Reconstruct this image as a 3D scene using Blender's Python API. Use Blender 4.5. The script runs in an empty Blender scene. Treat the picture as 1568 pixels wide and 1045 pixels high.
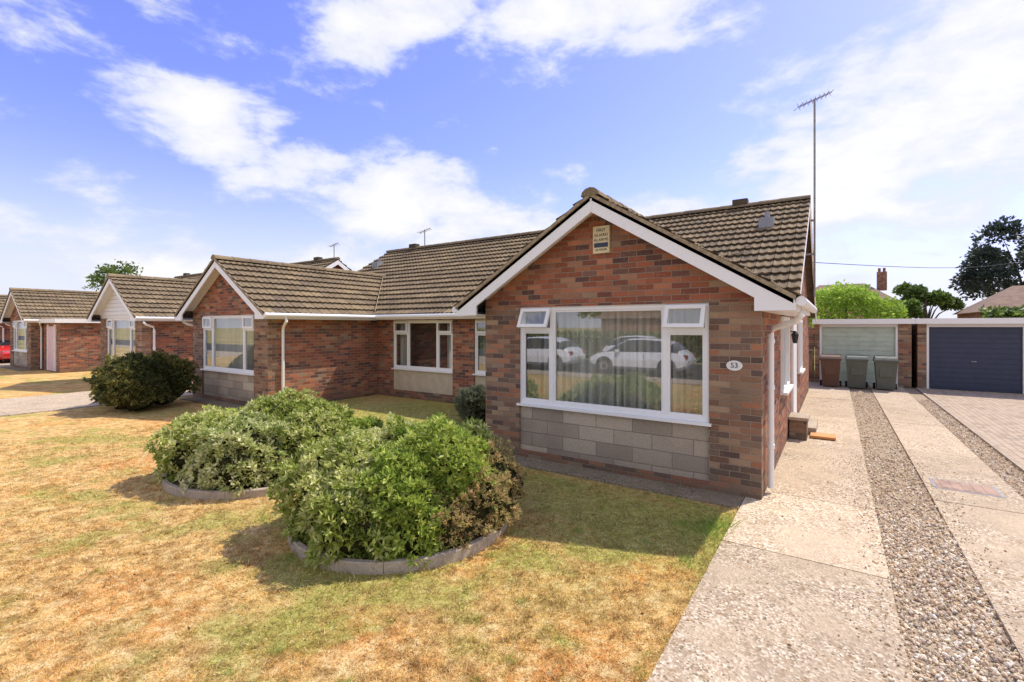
import bpy, math, random
import numpy as np
from mathutils import Vector, Matrix
random.seed(3)
RNG=np.random.default_rng(7)
scene=bpy.context.scene
scene.view_settings.view_transform='Standard'
scene.view_settings.look='None'
scene.view_settings.exposure=0
COL=scene.collection

# ------------------------------------------------------------------ node helpers
class NT:
    def __init__(s,nt): s.nt=nt
    def n(s,t,**k):
        nd=s.nt.nodes.new(t)
        for a,b in k.items(): setattr(nd,a,b)
        return nd
    def put(s,sock,v):
        if v is None: return
        if isinstance(v,bpy.types.NodeSocket): s.nt.links.new(v,sock)
        else: sock.default_value=v
    def m(s,op,a,b=None,c=None,clamp=False):
        nd=s.n('ShaderNodeMath',operation=op,use_clamp=clamp)
        s.put(nd.inputs[0],a); s.put(nd.inputs[1],b); s.put(nd.inputs[2],c)
        return nd.outputs[0]
    def vm(s,op,a,b=None,scale=None):
        nd=s.n('ShaderNodeVectorMath',operation=op)
        s.put(nd.inputs[0],a); s.put(nd.inputs[1],b)
        if scale is not None: s.put(nd.inputs['Scale'],scale)
        return nd.outputs['Value'] if op in('DOT_PRODUCT','LENGTH') else nd.outputs[0]
    def xyz(s,x,y,z):
        nd=s.n('ShaderNodeCombineXYZ'); s.put(nd.inputs[0],x); s.put(nd.inputs[1],y); s.put(nd.inputs[2],z); return nd.outputs[0]
    def sep(s,v):
        nd=s.n('ShaderNodeSeparateXYZ'); s.put(nd.inputs[0],v); return nd.outputs
    def mix(s,f,a,b,mode='MIX'):
        nd=s.n('ShaderNodeMix',data_type='RGBA',blend_type=mode)
        s.put(nd.inputs[0],f); s.put(nd.inputs[6],a); s.put(nd.inputs[7],b); return nd.outputs[2]
    def noise(s,v,scale,detail=4,rough=.55,dist=0):
        nd=s.n('ShaderNodeTexNoise'); s.put(nd.inputs['Vector'],v)
        nd.inputs['Scale'].default_value=scale; nd.inputs['Detail'].default_value=detail
        nd.inputs['Roughness'].default_value=rough; nd.inputs['Distortion'].default_value=dist
        return nd.outputs[0]
    def voro(s,v,scale,feature='F1'):
        nd=s.n('ShaderNodeTexVoronoi',feature=feature); s.put(nd.inputs['Vector'],v)
        nd.inputs['Scale'].default_value=scale; return nd
    def ramp(s,f,pts,interp='LINEAR'):
        nd=s.n('ShaderNodeValToRGB'); cr=nd.color_ramp; cr.interpolation=interp
        while len(cr.elements)<len(pts): cr.elements.new(.5)
        for e,(p,c) in zip(cr.elements,pts):
            e.position=p; e.color=(c[0],c[1],c[2],1) if not isinstance(c,(int,float)) else (c,c,c,1)
        s.put(nd.inputs[0],f); return nd.outputs[0]
    def mr(s,v,a,b,c=0,d=1,smooth=True):
        nd=s.n('ShaderNodeMapRange',interpolation_type='SMOOTHSTEP' if smooth else 'LINEAR')
        s.put(nd.inputs[0],v)
        for i,q in enumerate((a,b,c,d)): nd.inputs[1+i].default_value=q
        return nd.outputs[0]
    def bump(s,h,strength=.5,dist=.01):
        nd=s.n('ShaderNodeBump'); nd.inputs['Strength'].default_value=strength; nd.inputs['Distance'].default_value=dist
        s.put(nd.inputs['Height'],h); return nd.outputs[0]
    def obj(s): return s.n('ShaderNodeTexCoord').outputs['Object']
    def attr(s,name='Col'):
        nd=s.n('ShaderNodeVertexColor'); nd.layer_name=name; return nd.outputs[0]

def C(r,g,b): return (r,g,b,1)
def newmat(name):
    m=bpy.data.materials.new(name); m.use_nodes=True
    nt=m.node_tree; b=nt.nodes['Principled BSDF']
    return m,NT(nt),b
def setb(h,b,color=None,rough=None,normal=None,metal=None,spec=None):
    if color is not None: h.put(b.inputs['Base Color'],color)
    if rough is not None: h.put(b.inputs['Roughness'],rough)
    if normal is not None: h.put(b.inputs['Normal'],normal)
    if metal is not None: h.put(b.inputs['Metallic'],metal)
    if spec is not None: h.put(b.inputs['Specular IOR Level'],spec)

def mat_noise(name,c1,c2,scale=6,rough=.6,bump=.1,bscale=60,spec=.4,bd=.003):
    m,h,b=newmat(name); o=h.obj()
    f=h.noise(o,scale,5)
    f=h.mr(f,.3,.7)
    setb(h,b,h.mix(f,C(*c1),C(*c2)),rough,h.bump(h.noise(o,bscale,3),bump,bd),spec=spec)
    return m

def mat_brick(name,pal,mortar=(.42,.33,.24),w=.225,hh=.075,joint=.0048,stainy=True,dirt=.5):
    m,h,b=newmat(name); o=h.obj(); s=h.sep(o)
    wob=h.noise(o,35,2)
    x=h.m('ADD',s[0],s[1]); x=h.m('ADD',x,h.m('MULTIPLY',wob,.004))
    z=h.m('ADD',s[2],h.m('MULTIPLY',h.noise(o,28,2),.005))
    rz=h.m('DIVIDE',z,hh); row=h.m('FLOOR',rz)
    off=h.m('MULTIPLY',h.m('MODULO',h.m('ABSOLUTE',row),2.0),.5)
    a=h.m('ADD',h.m('DIVIDE',x,w),off); col=h.m('FLOOR',a)
    fx=h.m('FRACT',a); fz=h.m('FRACT',rz)
    dx=h.m('MULTIPLY',h.m('MINIMUM',fx,h.m('SUBTRACT',1.0,fx)),w)
    dz=h.m('MULTIPLY',h.m('MINIMUM',fz,h.m('SUBTRACT',1.0,fz)),hh)
    d=h.m('MINIMUM',dx,dz)
    msk=h.mr(d,joint-.0018,joint+.0018)
    wn=h.n('ShaderNodeTexWhiteNoise',noise_dimensions='2D'); h.put(wn.inputs['Vector'],h.xyz(col,row,0.0))
    brk=h.ramp(wn.outputs['Value'],pal,'CONSTANT')
    wn2=h.n('ShaderNodeTexWhiteNoise',noise_dimensions='2D'); h.put(wn2.inputs['Vector'],h.xyz(row,col,3.0))
    brk=h.vm('SCALE',brk,scale=h.mr(wn2.outputs['Value'],0,1,.72,1.22,False))
    fine=h.noise(o,90,4,.7); 
    brk=h.mix(h.mr(fine,.38,.72,0,.5),brk,C(.09,.05,.04))
    brk=h.mix(h.mr(h.noise(o,22,3),.5,.75,0,.3),brk,C(.40,.25,.15))
    big=h.noise(o,1.3,4)
    mo=h.mix(h.noise(o,60,3),C(*[q*.7 for q in mortar]),C(*mortar))
    c=h.mix(msk,mo,brk)
    if stainy:
        c=h.mix(h.mr(big,.45,.8,0,.3),c,C(.12,.085,.065))
        low=h.mr(s[2],.0,.45,dirt,0)
        c=h.mix(low,c,C(.15,.125,.085))
    hgt=h.m('ADD',h.m('MULTIPLY',msk,1.0),h.m('MULTIPLY',fine,.5))
    setb(h,b,c,.88,h.bump(hgt,.9,.009),spec=.2)
    return m

PAL_RED=[(0,(.45,.165,.085)),(.18,(.37,.12,.065)),(.38,(.28,.10,.065)),(.53,(.15,.078,.066)),(.63,(.38,.19,.11)),(.74,(.50,.20,.105)),(.86,(.21,.11,.08)),(.94,(.38,.25,.155))]
PAL_BRN=[(0,(.35,.205,.125)),(.2,(.27,.145,.09)),(.36,(.42,.28,.17)),(.5,(.155,.10,.08)),(.6,(.40,.175,.095)),(.75,(.33,.22,.145)),(.88,(.19,.125,.095))]
M_BRICK=mat_brick('brick_red',PAL_RED)
M_BRICK2=mat_brick('brick_brown',PAL_BRN)
M_STONE=mat_brick('stone_block',[(0,(.49,.41,.31)),(.3,(.54,.46,.35)),(.6,(.45,.38,.29)),(.8,(.51,.43,.33))],mortar=(.36,.30,.23),w=.52,hh=.2,joint=.0035,stainy=True,dirt=.2)
M_RENDER=mat_noise('panel_render',(.48,.40,.28),(.57,.48,.34),5,.9,.3,90)
def mat_white(name,base=.78):
    m,h,b=newmat(name); o=h.obj()
    f=h.mr(h.noise(o,3,6,.7),.5,.85,0,.3)
    c=h.mix(f,C(base,base*.985,base*.95),C(base*.74,base*.70,base*.62))
    setb(h,b,c,.38,h.bump(h.noise(o,40,2),.08,.003)); return m
M_WHITE=mat_white('white_upvc',.86)
M_WHITE2=mat_white('white_cladding',.76)
def mat_tiles(name):
    m,h,b=newmat(name); o=h.obj()
    uv=h.n('ShaderNodeTexCoord').outputs['UV']; s=h.sep(uv)
    fu=h.m('FLOOR',s[0]); fv=h.m('FLOOR',s[1])
    wn=h.n('ShaderNodeTexWhiteNoise',noise_dimensions='2D'); h.put(wn.inputs['Vector'],h.xyz(fu,fv,0.0))
    base=h.ramp(wn.outputs['Value'],[(0,(.19,.14,.085)),(.3,(.26,.19,.11)),(.6,(.22,.165,.105)),(.85,(.31,.23,.13)),(1,(.16,.125,.085))])
    base=h.mix(h.mr(h.noise(o,1.1,5,.6),.4,.65,0,.55),base,C(.14,.105,.07))
    lich=h.mr(h.noise(o,14,5,.75),.54,.66)
    base=h.mix(h.m('MULTIPLY',lich,.6),base,C(.43,.36,.18))
    lich2=h.mr(h.noise(o,33,4,.7),.60,.68)
    base=h.mix(h.m('MULTIPLY',lich2,.6),base,C(.54,.47,.33))
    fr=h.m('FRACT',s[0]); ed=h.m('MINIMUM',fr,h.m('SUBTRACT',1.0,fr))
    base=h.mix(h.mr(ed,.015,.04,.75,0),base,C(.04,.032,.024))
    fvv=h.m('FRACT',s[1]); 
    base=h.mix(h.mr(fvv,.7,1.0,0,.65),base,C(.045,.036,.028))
    setb(h,b,base,.92,h.bump(h.noise(o,70,4,.7),.6,.006),spec=.12)
    return m
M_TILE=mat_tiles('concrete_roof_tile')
M_UNDER=mat_noise('roof_underlay',(.10,.08,.06),(.17,.14,.1),8,.95)
M_MORTAR=mat_noise('verge_mortar',(.24,.18,.11),(.40,.32,.20),18,.95,.6,50)
def mat_vcol(name,rough=.8,trans=0,spec=.3):
    m,h,b=newmat(name); c=h.attr()
    setb(h,b,c,rough,spec=spec)
    if trans>0:
        t=h.n('ShaderNodeBsdfTranslucent'); h.put(t.inputs[0],c)
        mx=h.n('ShaderNodeMixShader'); mx.inputs[0].default_value=trans
        h.put(mx.inputs[1],b.outputs[0]); h.put(mx.inputs[2],t.outputs[0])
        h.put(h.nt.nodes['Material Output'].inputs[0],mx.outputs[0])
    return m
M_LEAF=mat_vcol('leaf_foliage',.5,.38,.35)
M_GRASSB=mat_vcol('grass_blade',.7,.42,.15)
M_PEB=mat_vcol('pebble_stone',.8,0,.25)
M_BARK=mat_noise('bark',(.09,.065,.045),(.16,.12,.09),14,.95,.8,30,.1,.02)
M_CORE=mat_noise('foliage_dark_core',(.02,.026,.009),(.055,.045,.02),20,1,.5,50,.05)  # dark filler added inside foliage to block see-through
M_SOIL=mat_noise('soil',(.14,.105,.07),(.26,.20,.13),12,1,.8,50,.05,.02)
M_GSOIL=mat_noise('gravel_sand',(.30,.235,.16),(.46,.37,.26),14,1,.8,90,.05,.01)
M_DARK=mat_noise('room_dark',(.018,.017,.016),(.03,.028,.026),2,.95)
M_BLACK=mat_noise('black_rubber',(.015,.015,.016),(.03,.03,.03),8,.7)
M_METAL=mat_noise('grey_metal',(.22,.22,.23),(.32,.32,.33),10,.5)
def mat_conc(name,c1,c2,speck=.5,sc=110,worn=True):
    m,h,b=newmat(name); o=h.obj(); vc=h.attr()
    v=h.voro(o,sc); 
    wn=h.sep(v.outputs['Color'])[0]
    v2=h.voro(o,sc*.42); w2=h.sep(v2.outputs['Color'])[1]
    c=h.mix(h.mr(h.noise(o,2.2,6,.7),.35,.7),C(*c1),C(*c2))
    worn_f=h.mr(h.noise(o,1.1,5,.7,.4),.36,.6,.25,1.0) if worn else 1.0
    sp=h.m('MULTIPLY',h.mr(wn,.6,.9,0,speck),worn_f)
    c=h.mix(sp,c,C(.78,.68,.53))
    c=h.mix(h.m('MULTIPLY',h.mr(wn,.0,.3,speck,0),worn_f),c,C(.18,.14,.095))
    c=h.mix(h.m('MULTIPLY',h.mr(w2,.82,.9,0,.5),worn_f),c,C(.34,.22,.12))
    st=h.mr(h.noise(o,.8,6,.75,.6),.5,.72,0,.4)
    c=h.mix(st,c,C(.30,.235,.16))
    c=h.mix(1.0,c,vc,'MULTIPLY')
    setb(h,b,c,.9,h.bump(h.m('ADD',v.outputs['Distance'],h.noise(o,60,4)),.8,.006),spec=.12)
    return m
M_CONC=mat_conc('exposed_aggregate_concrete',(.54,.43,.30),(.43,.345,.245),.85,62)
M_CONC2=mat_conc('kerb_concrete',(.52,.43,.32),(.38,.315,.235),.45,140)
M_PATH=mat_conc('mossy_path_concrete',(.25,.20,.13),(.17,.14,.085),.3,60)
M_ASPH=mat_noise('asphalt',(.05,.05,.05),(.07,.068,.065),3,.9,.6,150,.2,.005)
def mat_block():
    m,h,b=newmat('block_paving'); o=h.obj(); s=h.sep(o)
    rz=h.m('DIVIDE',s[0],.105); row=h.m('FLOOR',rz)
    a=h.m('ADD',h.m('DIVIDE',s[1],.21),h.m('MULTIPLY',h.m('MODULO',h.m('ABSOLUTE',row),2.0),.5))
    fx=h.m('FRACT',a); fz=h.m('FRACT',rz)
    d=h.m('MINIMUM',h.m('MULTIPLY',h.m('MINIMUM',fx,h.m('SUBTRACT',1.0,fx)),.21),h.m('MULTIPLY',h.m('MINIMUM',fz,h.m('SUBTRACT',1.0,fz)),.105))
    msk=h.mr(d,.002,.006)
    wn=h.n('ShaderNodeTexWhiteNoise',noise_dimensions='2D'); h.put(wn.inputs['Vector'],h.xyz(h.m('FLOOR',a),row,0.0))
    c=h.ramp(wn.outputs['Value'],[(0,(.42,.33,.235)),(.5,(.50,.39,.28)),(1,(.34,.27,.20))])
    c=h.mix(h.mr(h.noise(o,1.5,5),.4,.7,0,.4),c,C(.46,.38,.28))
    c=h.mix(msk,C(.19,.15,.11),c)
    setb(h,b,c,.9,h.bump(msk,.5,.006),spec=.12); return m
M_BLOCK=mat_block()
def mat_glass():
    m,h,b=newmat('window_glass')
    nt=h.nt; nt.nodes.remove(b)
    g=h.n('ShaderNodeBsdfGlossy'); g.inputs['Roughness'].default_value=.0; g.inputs['Color'].default_value=C(.95,.97,1)
    t=h.n('ShaderNodeBsdfTransparent'); t.inputs[0].default_value=C(.93,.96,.95)
    lw=h.n('ShaderNodeLayerWeight'); lw.inputs[0].default_value=.5
    f=h.m('ADD',h.m('MULTIPLY',h.m('POWER',lw.outputs['Facing'],3.0),.5),.21,clamp=True)
    mx=h.n('ShaderNodeMixShader'); h.put(mx.inputs[0],f); h.put(mx.inputs[1],t.outputs[0]); h.put(mx.inputs[2],g.outputs[0])
    h.put(nt.nodes['Material Output'].inputs[0],mx.outputs[0]); return m
M_GLASS=mat_glass()
def simple(name,c,rough=.5,metal=0,spec=.5,var=.15,coat=0):
    m,h,b=newmat(name); o=h.obj()
    cc=h.mix(h.mr(h.noise(o,5,4),.35,.7),C(*c),C(*[q*(1-var) for q in c]))
    setb(h,b,cc,rough,metal=metal,spec=spec)
    if coat: b.inputs['Coat Weight'].default_value=coat
    return m
M_CURT=simple('net_curtain',(.56,.54,.47),.9,0,.1,.1)
M_DRAPE=simple('drape',(.26,.24,.19),.9,0,.1,.2)
M_CARGLASS=simple('car_glass',(.02,.025,.03),.05,0,.8)
M_CARWHITE=simple('car_paint_white',(.88,.89,.90),.25,0,.5,.03,1)
M_CARRED=simple('car_paint_red',(.60,.02,.02),.25,0,.5,.05,1)
M_TAIL=simple('tail_lamp_red',(.35,.02,.02),.2)
M_ALLOY=simple('alloy_wheel',(.45,.45,.46),.35,.8)
M_YEL=simple('alarm_sign_yellow',(.74,.63,.36),.5)
M_NAVY=simple('garage_door_navy',(.035,.045,.085),.5)
M_SAGE=simple('garage_door_sage',(.50,.57,.46),.5)
M_PINK=simple('door_pink',(.75,.52,.53),.5)
M_BINB=simple('bin_brown',(.12,.06,.035),.55)
M_BING=simple('bin_grey_green',(.10,.115,.09),.55)
M_ORANGE=simple('orange_timber',(.65,.28,.08),.7)
M_IRON=simple('manhole_cover',(.42,.28,.20),.85,var=.3)
M_ROOFBR=mat_noise('far_roof_tile',(.20,.13,.09),(.28,.19,.13),3,.95,.5,20)
M_CARGREY=simple('lead_grey',(.30,.30,.32),.5)
VC=(M_CONC,M_CONC2,M_PATH)

# ------------------------------------------------------------------ mesh helpers
def mesh_np(name,V,F,mat,parent=None,col=None,uv=None,smooth=False):
    V=np.asarray(V,dtype=np.float32); F=np.asarray(F,dtype=np.int32)
    me=bpy.data.meshes.new(name)
    n=F.shape[1]
    me.vertices.add(len(V)); me.vertices.foreach_set('co',V.ravel())
    me.loops.add(F.size); me.loops.foreach_set('vertex_index',F.ravel())
    me.polygons.add(len(F)); me.polygons.foreach_set('loop_start',np.arange(0,F.size,n,dtype=np.int32))
    me.polygons.foreach_set('loop_total',np.full(len(F),n,dtype=np.int32))
    me.update(calc_edges=True)
    if col is not None:
        a=me.color_attributes.new('Col','FLOAT_COLOR','POINT')
        c=np.ones((len(V),4),dtype=np.float32); c[:,:3]=col; a.data.foreach_set('color',c.ravel())
    me.polygons.foreach_set('use_smooth',np.full(len(F),bool(smooth)))
    me.materials.append(mat)
    ob=bpy.data.objects.new(name,me); COL.objects.link(ob)
    if parent: ob.parent=parent
    return ob
def empty(name):
    e=bpy.data.objects.new(name,None); COL.objects.link(e); e.empty_display_size=.2; return e

class B:
    def __init__(s,name,mirror=False,ox=0,oy=0,axis=-15.8,rot=0):
        s.parts={}; s.name=name; s.mir=mirror; s.ox=ox; s.oy=oy; s.axis=axis; s.rot=rot
    def T(s,V):
        V=np.array(V,dtype=float)
        if s.mir: V[:,0]=s.axis-V[:,0]
        if s.rot:
            c,q=math.cos(s.rot),math.sin(s.rot); x=V[:,0].copy(); y=V[:,1].copy()
            V[:,0]=c*x-q*y; V[:,1]=q*x+c*y
        V[:,0]+=s.ox; V[:,1]+=s.oy
        return V
    def add(s,part,mat,V,F,uv=None):
        V=s.T(V)
        p=s.parts.setdefault((part,mat.name),dict(v=[],f=[],m=mat,uv=[],n=0))
        F=[[i+p['n'] for i in f] for f in F]
        if s.mir: F=[f[::-1] for f in F]
        p['v'].extend(V.tolist()); p['f'].extend(F); p['n']+=len(V)
        p['uv'].extend(uv if uv is not None else [(0,0)]*len(V))
    def box(s,part,mat,x0,x1,y0,y1,z0,z1):
        V=[(x,y,z) for z in(z0,z1) for y in(y0,y1) for x in(x0,x1)]
        s.add(part,mat,V,[(0,2,3,1),(4,5,7,6),(0,1,5,4),(2,6,7,3),(0,4,6,2),(1,3,7,5)])
    def quad(s,part,mat,pts): s.add(part,mat,pts,[(0,1,2,3)])
    def prism_y(s,part,mat,poly,y0,y1):
        n=len(poly); V=[(x,y0,z) for x,z in poly]+[(x,y1,z) for x,z in poly]
        F=[list(range(n)),list(range(2*n-1,n-1,-1))]+[[i,i+n,(i+1)%n+n,(i+1)%n] for i in range(n)]
        s.add(part,mat,V,F)
    def prism_x(s,part,mat,poly,x0,x1):
        n=len(poly); V=[(x0,y,z) for y,z in poly]+[(x1,y,z) for y,z in poly]
        F=[list(range(n))[::-1],list(range(n,2*n))]+[[i,(i+1)%n,(i+1)%n+n,i+n] for i in range(n)]
        s.add(part,mat,V,F)
    def tube(s,part,mat,pts,r,n=10):
        pts=[Vector(p) for p in pts]; V=[];F=[]
        for i,p in enumerate(pts):
            d=(pts[min(i+1,len(pts)-1)]-pts[max(i-1,0)]).normalized()
            u=d.orthogonal().normalized() if abs(d.z)>.9 else d.cross(Vector((0,0,1))).normalized()
            w=d.cross(u)
            rr=r[i] if isinstance(r,(list,tuple)) else r
            for k in range(n):
                a=2*math.pi*k/n; V.append(p+u*math.cos(a)*rr+w*math.sin(a)*rr)
        for i in range(len(pts)-1):
            for k in range(n):
                F.append((i*n+k,i*n+(k+1)%n,(i+1)*n+(k+1)%n,(i+1)*n+k))
        F.append(list(range(n))[::-1]); F.append([(len(pts)-1)*n+k for k in range(n)])
        s.add(part,mat,[tuple(v) for v in V],F)
    def flush(s,parent=None):
        e=empty(s.name) if parent is None else parent
        for (part,mn),p in s.parts.items():
            me=bpy.data.meshes.new(part); me.from_pydata(p['v'],[],p['f']); me.materials.append(p['m'])
            l=me.uv_layers.new(name='UVMap')
            li=np.zeros(len(me.loops),dtype=np.int32); me.loops.foreach_get('vertex_index',li)
            l.data.foreach_set('uv',np.asarray(p['uv'],dtype=np.float32)[li].ravel())
            if p['m'] in VC:
                a=me.color_attributes.new('Col','FLOAT_COLOR','POINT'); a.data.foreach_set('color',np.ones(4*len(me.vertices),dtype=np.float32))
            me.update()
            ob=bpy.data.objects.new(part,me); COL.objects.link(ob); ob.parent=e
        return e

def vnoise(x,y,seed=0):
    xi=np.floor(x).astype(np.int64); yi=np.floor(y).astype(np.int64); fx=x-xi; fy=y-yi
    fx=fx*fx*(3-2*fx); fy=fy*fy*(3-2*fy)
    def hsh(a,b):
        n=(a*374761393+b*668265263+seed*1442695041)&0xffffffff
        n=((n^(n>>13))*1274126177)&0xffffffff
        return ((n^(n>>16))&0xffff)/65535.
    return (hsh(xi,yi)*(1-fx)+hsh(xi+1,yi)*fx)*(1-fy)+(hsh(xi,yi+1)*(1-fx)+hsh(xi+1,yi+1)*fx)*fy
def fbm(x,y,seed=0,o=4):
    s=0;a=.5;t=0
    for i in range(o): s=s+a*vnoise(x*2**i,y*2**i,seed+i*17); t+=a; a*=.55
    return s/t

def tiled_slope(b,part,org,U,Ln,Vd,H,keep=None,step=.0375):
    org=np.array(org,float);U=np.array(U,float);Vd=np.array(Vd,float);Vd/=np.linalg.norm(Vd)
    N=np.cross(U,Vd); N=N if N[2]>0 else -N
    e=.31; nr=int(math.ceil(H/e)); m=int(Ln/step)+1
    u=np.linspace(0,Ln,m)
    prof=.021*np.maximum(0,np.cos(2*np.pi*u/.15))**.8
    V=[];uv=[]
    for r in range(nr):
        jit=.010*vnoise(u/.3*1.0+r*7.3,u*0+r*3.1,5)
        v0=r*e-.02*vnoise(np.floor(u/.3)+r*13.7,u*0+r,9); v1=min((r+1)*e,H)
        for v,hh,vv in((v0,.048+jit,r+.001),(v1,.006,r+.999)):
            vvv=np.broadcast_to(v,u.shape)
            P=org+u[:,None]*U+vvv[:,None]*Vd+(prof+hh)[:,None]*N
            V.append(P); uv.append(np.stack([u/.3,np.full(m,vv)],1))
    V=np.concatenate(V); uv=np.concatenate(uv)
    rows=2*nr
    idx=np.arange(rows*m).reshape(rows,m)
    A=np.stack([idx[:-1,:-1],idx[:-1,1:],idx[1:,1:],idx[1:,:-1]],-1).reshape(-1,4)
    if np.dot(np.cross(V[A[0,1]]-V[A[0,0]],V[A[0,3]]-V[A[0,0]]),N)<0: A=A[:,::-1]
    if keep is not None:
        ctr=V[A].mean(1); A=A[keep(ctr[:,0],ctr[:,1])]
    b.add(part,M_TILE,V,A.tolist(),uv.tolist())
def ridge(b,p0,p1,r=.13,seg=.45):
    p0=Vector(p0);p1=Vector(p1);L=(p1-p0).length;d=(p1-p0)/L;side=d.cross(Vector((0,0,1)));n=int(L/seg)
    for i in range(n):
        V=[];F=[];K=7
        for j,(t,q) in enumerate(((i*seg,1.0),((i+1)*seg+.015 if i<n-1 else L,.93))):
            for k in range(K):
                a=math.pi*k/(K-1); V.append(tuple(p0+d*t+side*math.cos(a)*r*q+Vector((0,0,1))*(math.sin(a)*r*q*.85-.035)))
        for k in range(K-1): F.append((k,k+1,K+k+1,K+k))
        F.append(list(range(K))); F.append([K+k for k in range(K)][::-1])
        b.add('ridge_tiles',M_TILE,V,F,[(i*1.0+.5,50+.3)]*(2*K))

def window(b,part,y,x0,x1,z0,z1,splits,vents=(),vh=.34,openv=True,curtain=True,gap=None):
    fw=.055; fy0,fy1=y-.012,y+.06
    b.box(part,M_WHITE,x0,x1,fy0,fy1,z1-fw,z1)
    b.box(part,M_WHITE,x0,x1,fy0,fy1,z0,z0+fw)
    xs=[x0]+list(splits)+[x1]
    for i,x in enumerate(xs):
        a=x if i==0 else (x-fw if i==len(xs)-1 else x-fw/2)
        b.box(part,M_WHITE,a,a+fw,fy0+.001,fy1,z0+fw,z1-fw)
    b.box(part,M_WHITE,x0-.03,x1+.03,y-.075,y+.03,z0-.035,z0-.001)
    for i in range(len(xs)-1):
        a=xs[i]+(fw if i==0 else fw/2); c=xs[i+1]-(fw if i==len(xs)-2 else fw/2)
        gz0,gz1=z0+fw,z1-fw
        if i in vents:
            zt=z1-vh
            b.box(part,M_WHITE,a,c,fy0,fy1,zt-.03,zt+.03)
            ang=math.radians(24 if openv else 0); L=gz1-zt-.03+.05; hz=gz1+.02
            def P(x,t,n): return (x,y-.015-math.sin(ang)*t-math.cos(ang)*n, hz-math.cos(ang)*t+math.sin(ang)*n)
            aa,cc=a-.02,c+.02; sw=.05
            def bar(xa,xb,ta,tb,n0=0,n1=.035,mt=M_WHITE,pt=part):
                V=[P(x,t,n) for n in(n0,n1) for t in(ta,tb) for x in(xa,xb)]
                b.add(pt,mt,V,[(0,1,3,2),(4,6,7,5),(0,4,5,1),(2,3,7,6),(0,2,6,4),(1,5,7,3)])
            bar(aa,cc,0,sw); bar(aa,cc,L-sw,L); bar(aa,aa+sw,sw,L-sw); bar(cc-sw,cc,sw,L-sw)
            b.quad(part+'_glass',M_GLASS,[P(aa+sw,L-sw,.015),P(cc-sw,L-sw,.015),P(cc-sw,sw,.015),P(aa+sw,sw,.015)])
            gz1=zt-.03
        b.quad(part+'_glass',M_GLASS,[(a,y+.025,gz0),(c,y+.025,gz0),(c,y+.025,gz1),(a,y+.025,gz1)])
        q=.028
        b.box(part,M_WHITE,a,c,y+.004,y+.02,gz0,gz0+q); b.box(part,M_WHITE,a,c,y+.004,y+.02,gz1-q,gz1)
        b.box(part,M_WHITE,a,a+q,y+.004,y+.02,gz0+q,gz1-q); b.box(part,M_WHITE,c-q,c,y+.004,y+.02,gz0+q,gz1-q)
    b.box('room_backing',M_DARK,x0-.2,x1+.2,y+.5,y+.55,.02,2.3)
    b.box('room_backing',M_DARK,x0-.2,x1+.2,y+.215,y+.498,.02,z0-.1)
    def cloth(a,c,mt,off,amp,f,nm):
        n=int((c-a)/.010); V=[];F=[]
        for k in range(n+1):
            x=a+(c-a)*k/n; ph=f*x+2.2*math.sin(x*3.1)+1.1*math.sin(x*7.7)
            yy=y+off+amp*math.sin(ph)+amp*.35*math.sin(ph*2.3+1)
            V+=[(x,yy,z0-.05),(x,yy*.5+(y+off)*.5,z1)]
        for k in range(n): F.append((2*k,2*k+2,2*k+3,2*k+1))
        b.add(nm,mt,V,F)
    if curtain:
        segs=[(x0,x1)] if gap is None else [(x0,gap[0]),(gap[1],x1)]
        for (a,c) in segs: cloth(a,c,M_CURT,.22,.055,52,'net_curtain')
        w=(x1-x0)*.11
        if gap is None: cloth(x0+.03,x0+w,M_DRAPE,.10,.025,60,'drape'); cloth(x1-w,x1-.03,M_DRAPE,.10,.025,60,'drape')

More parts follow.
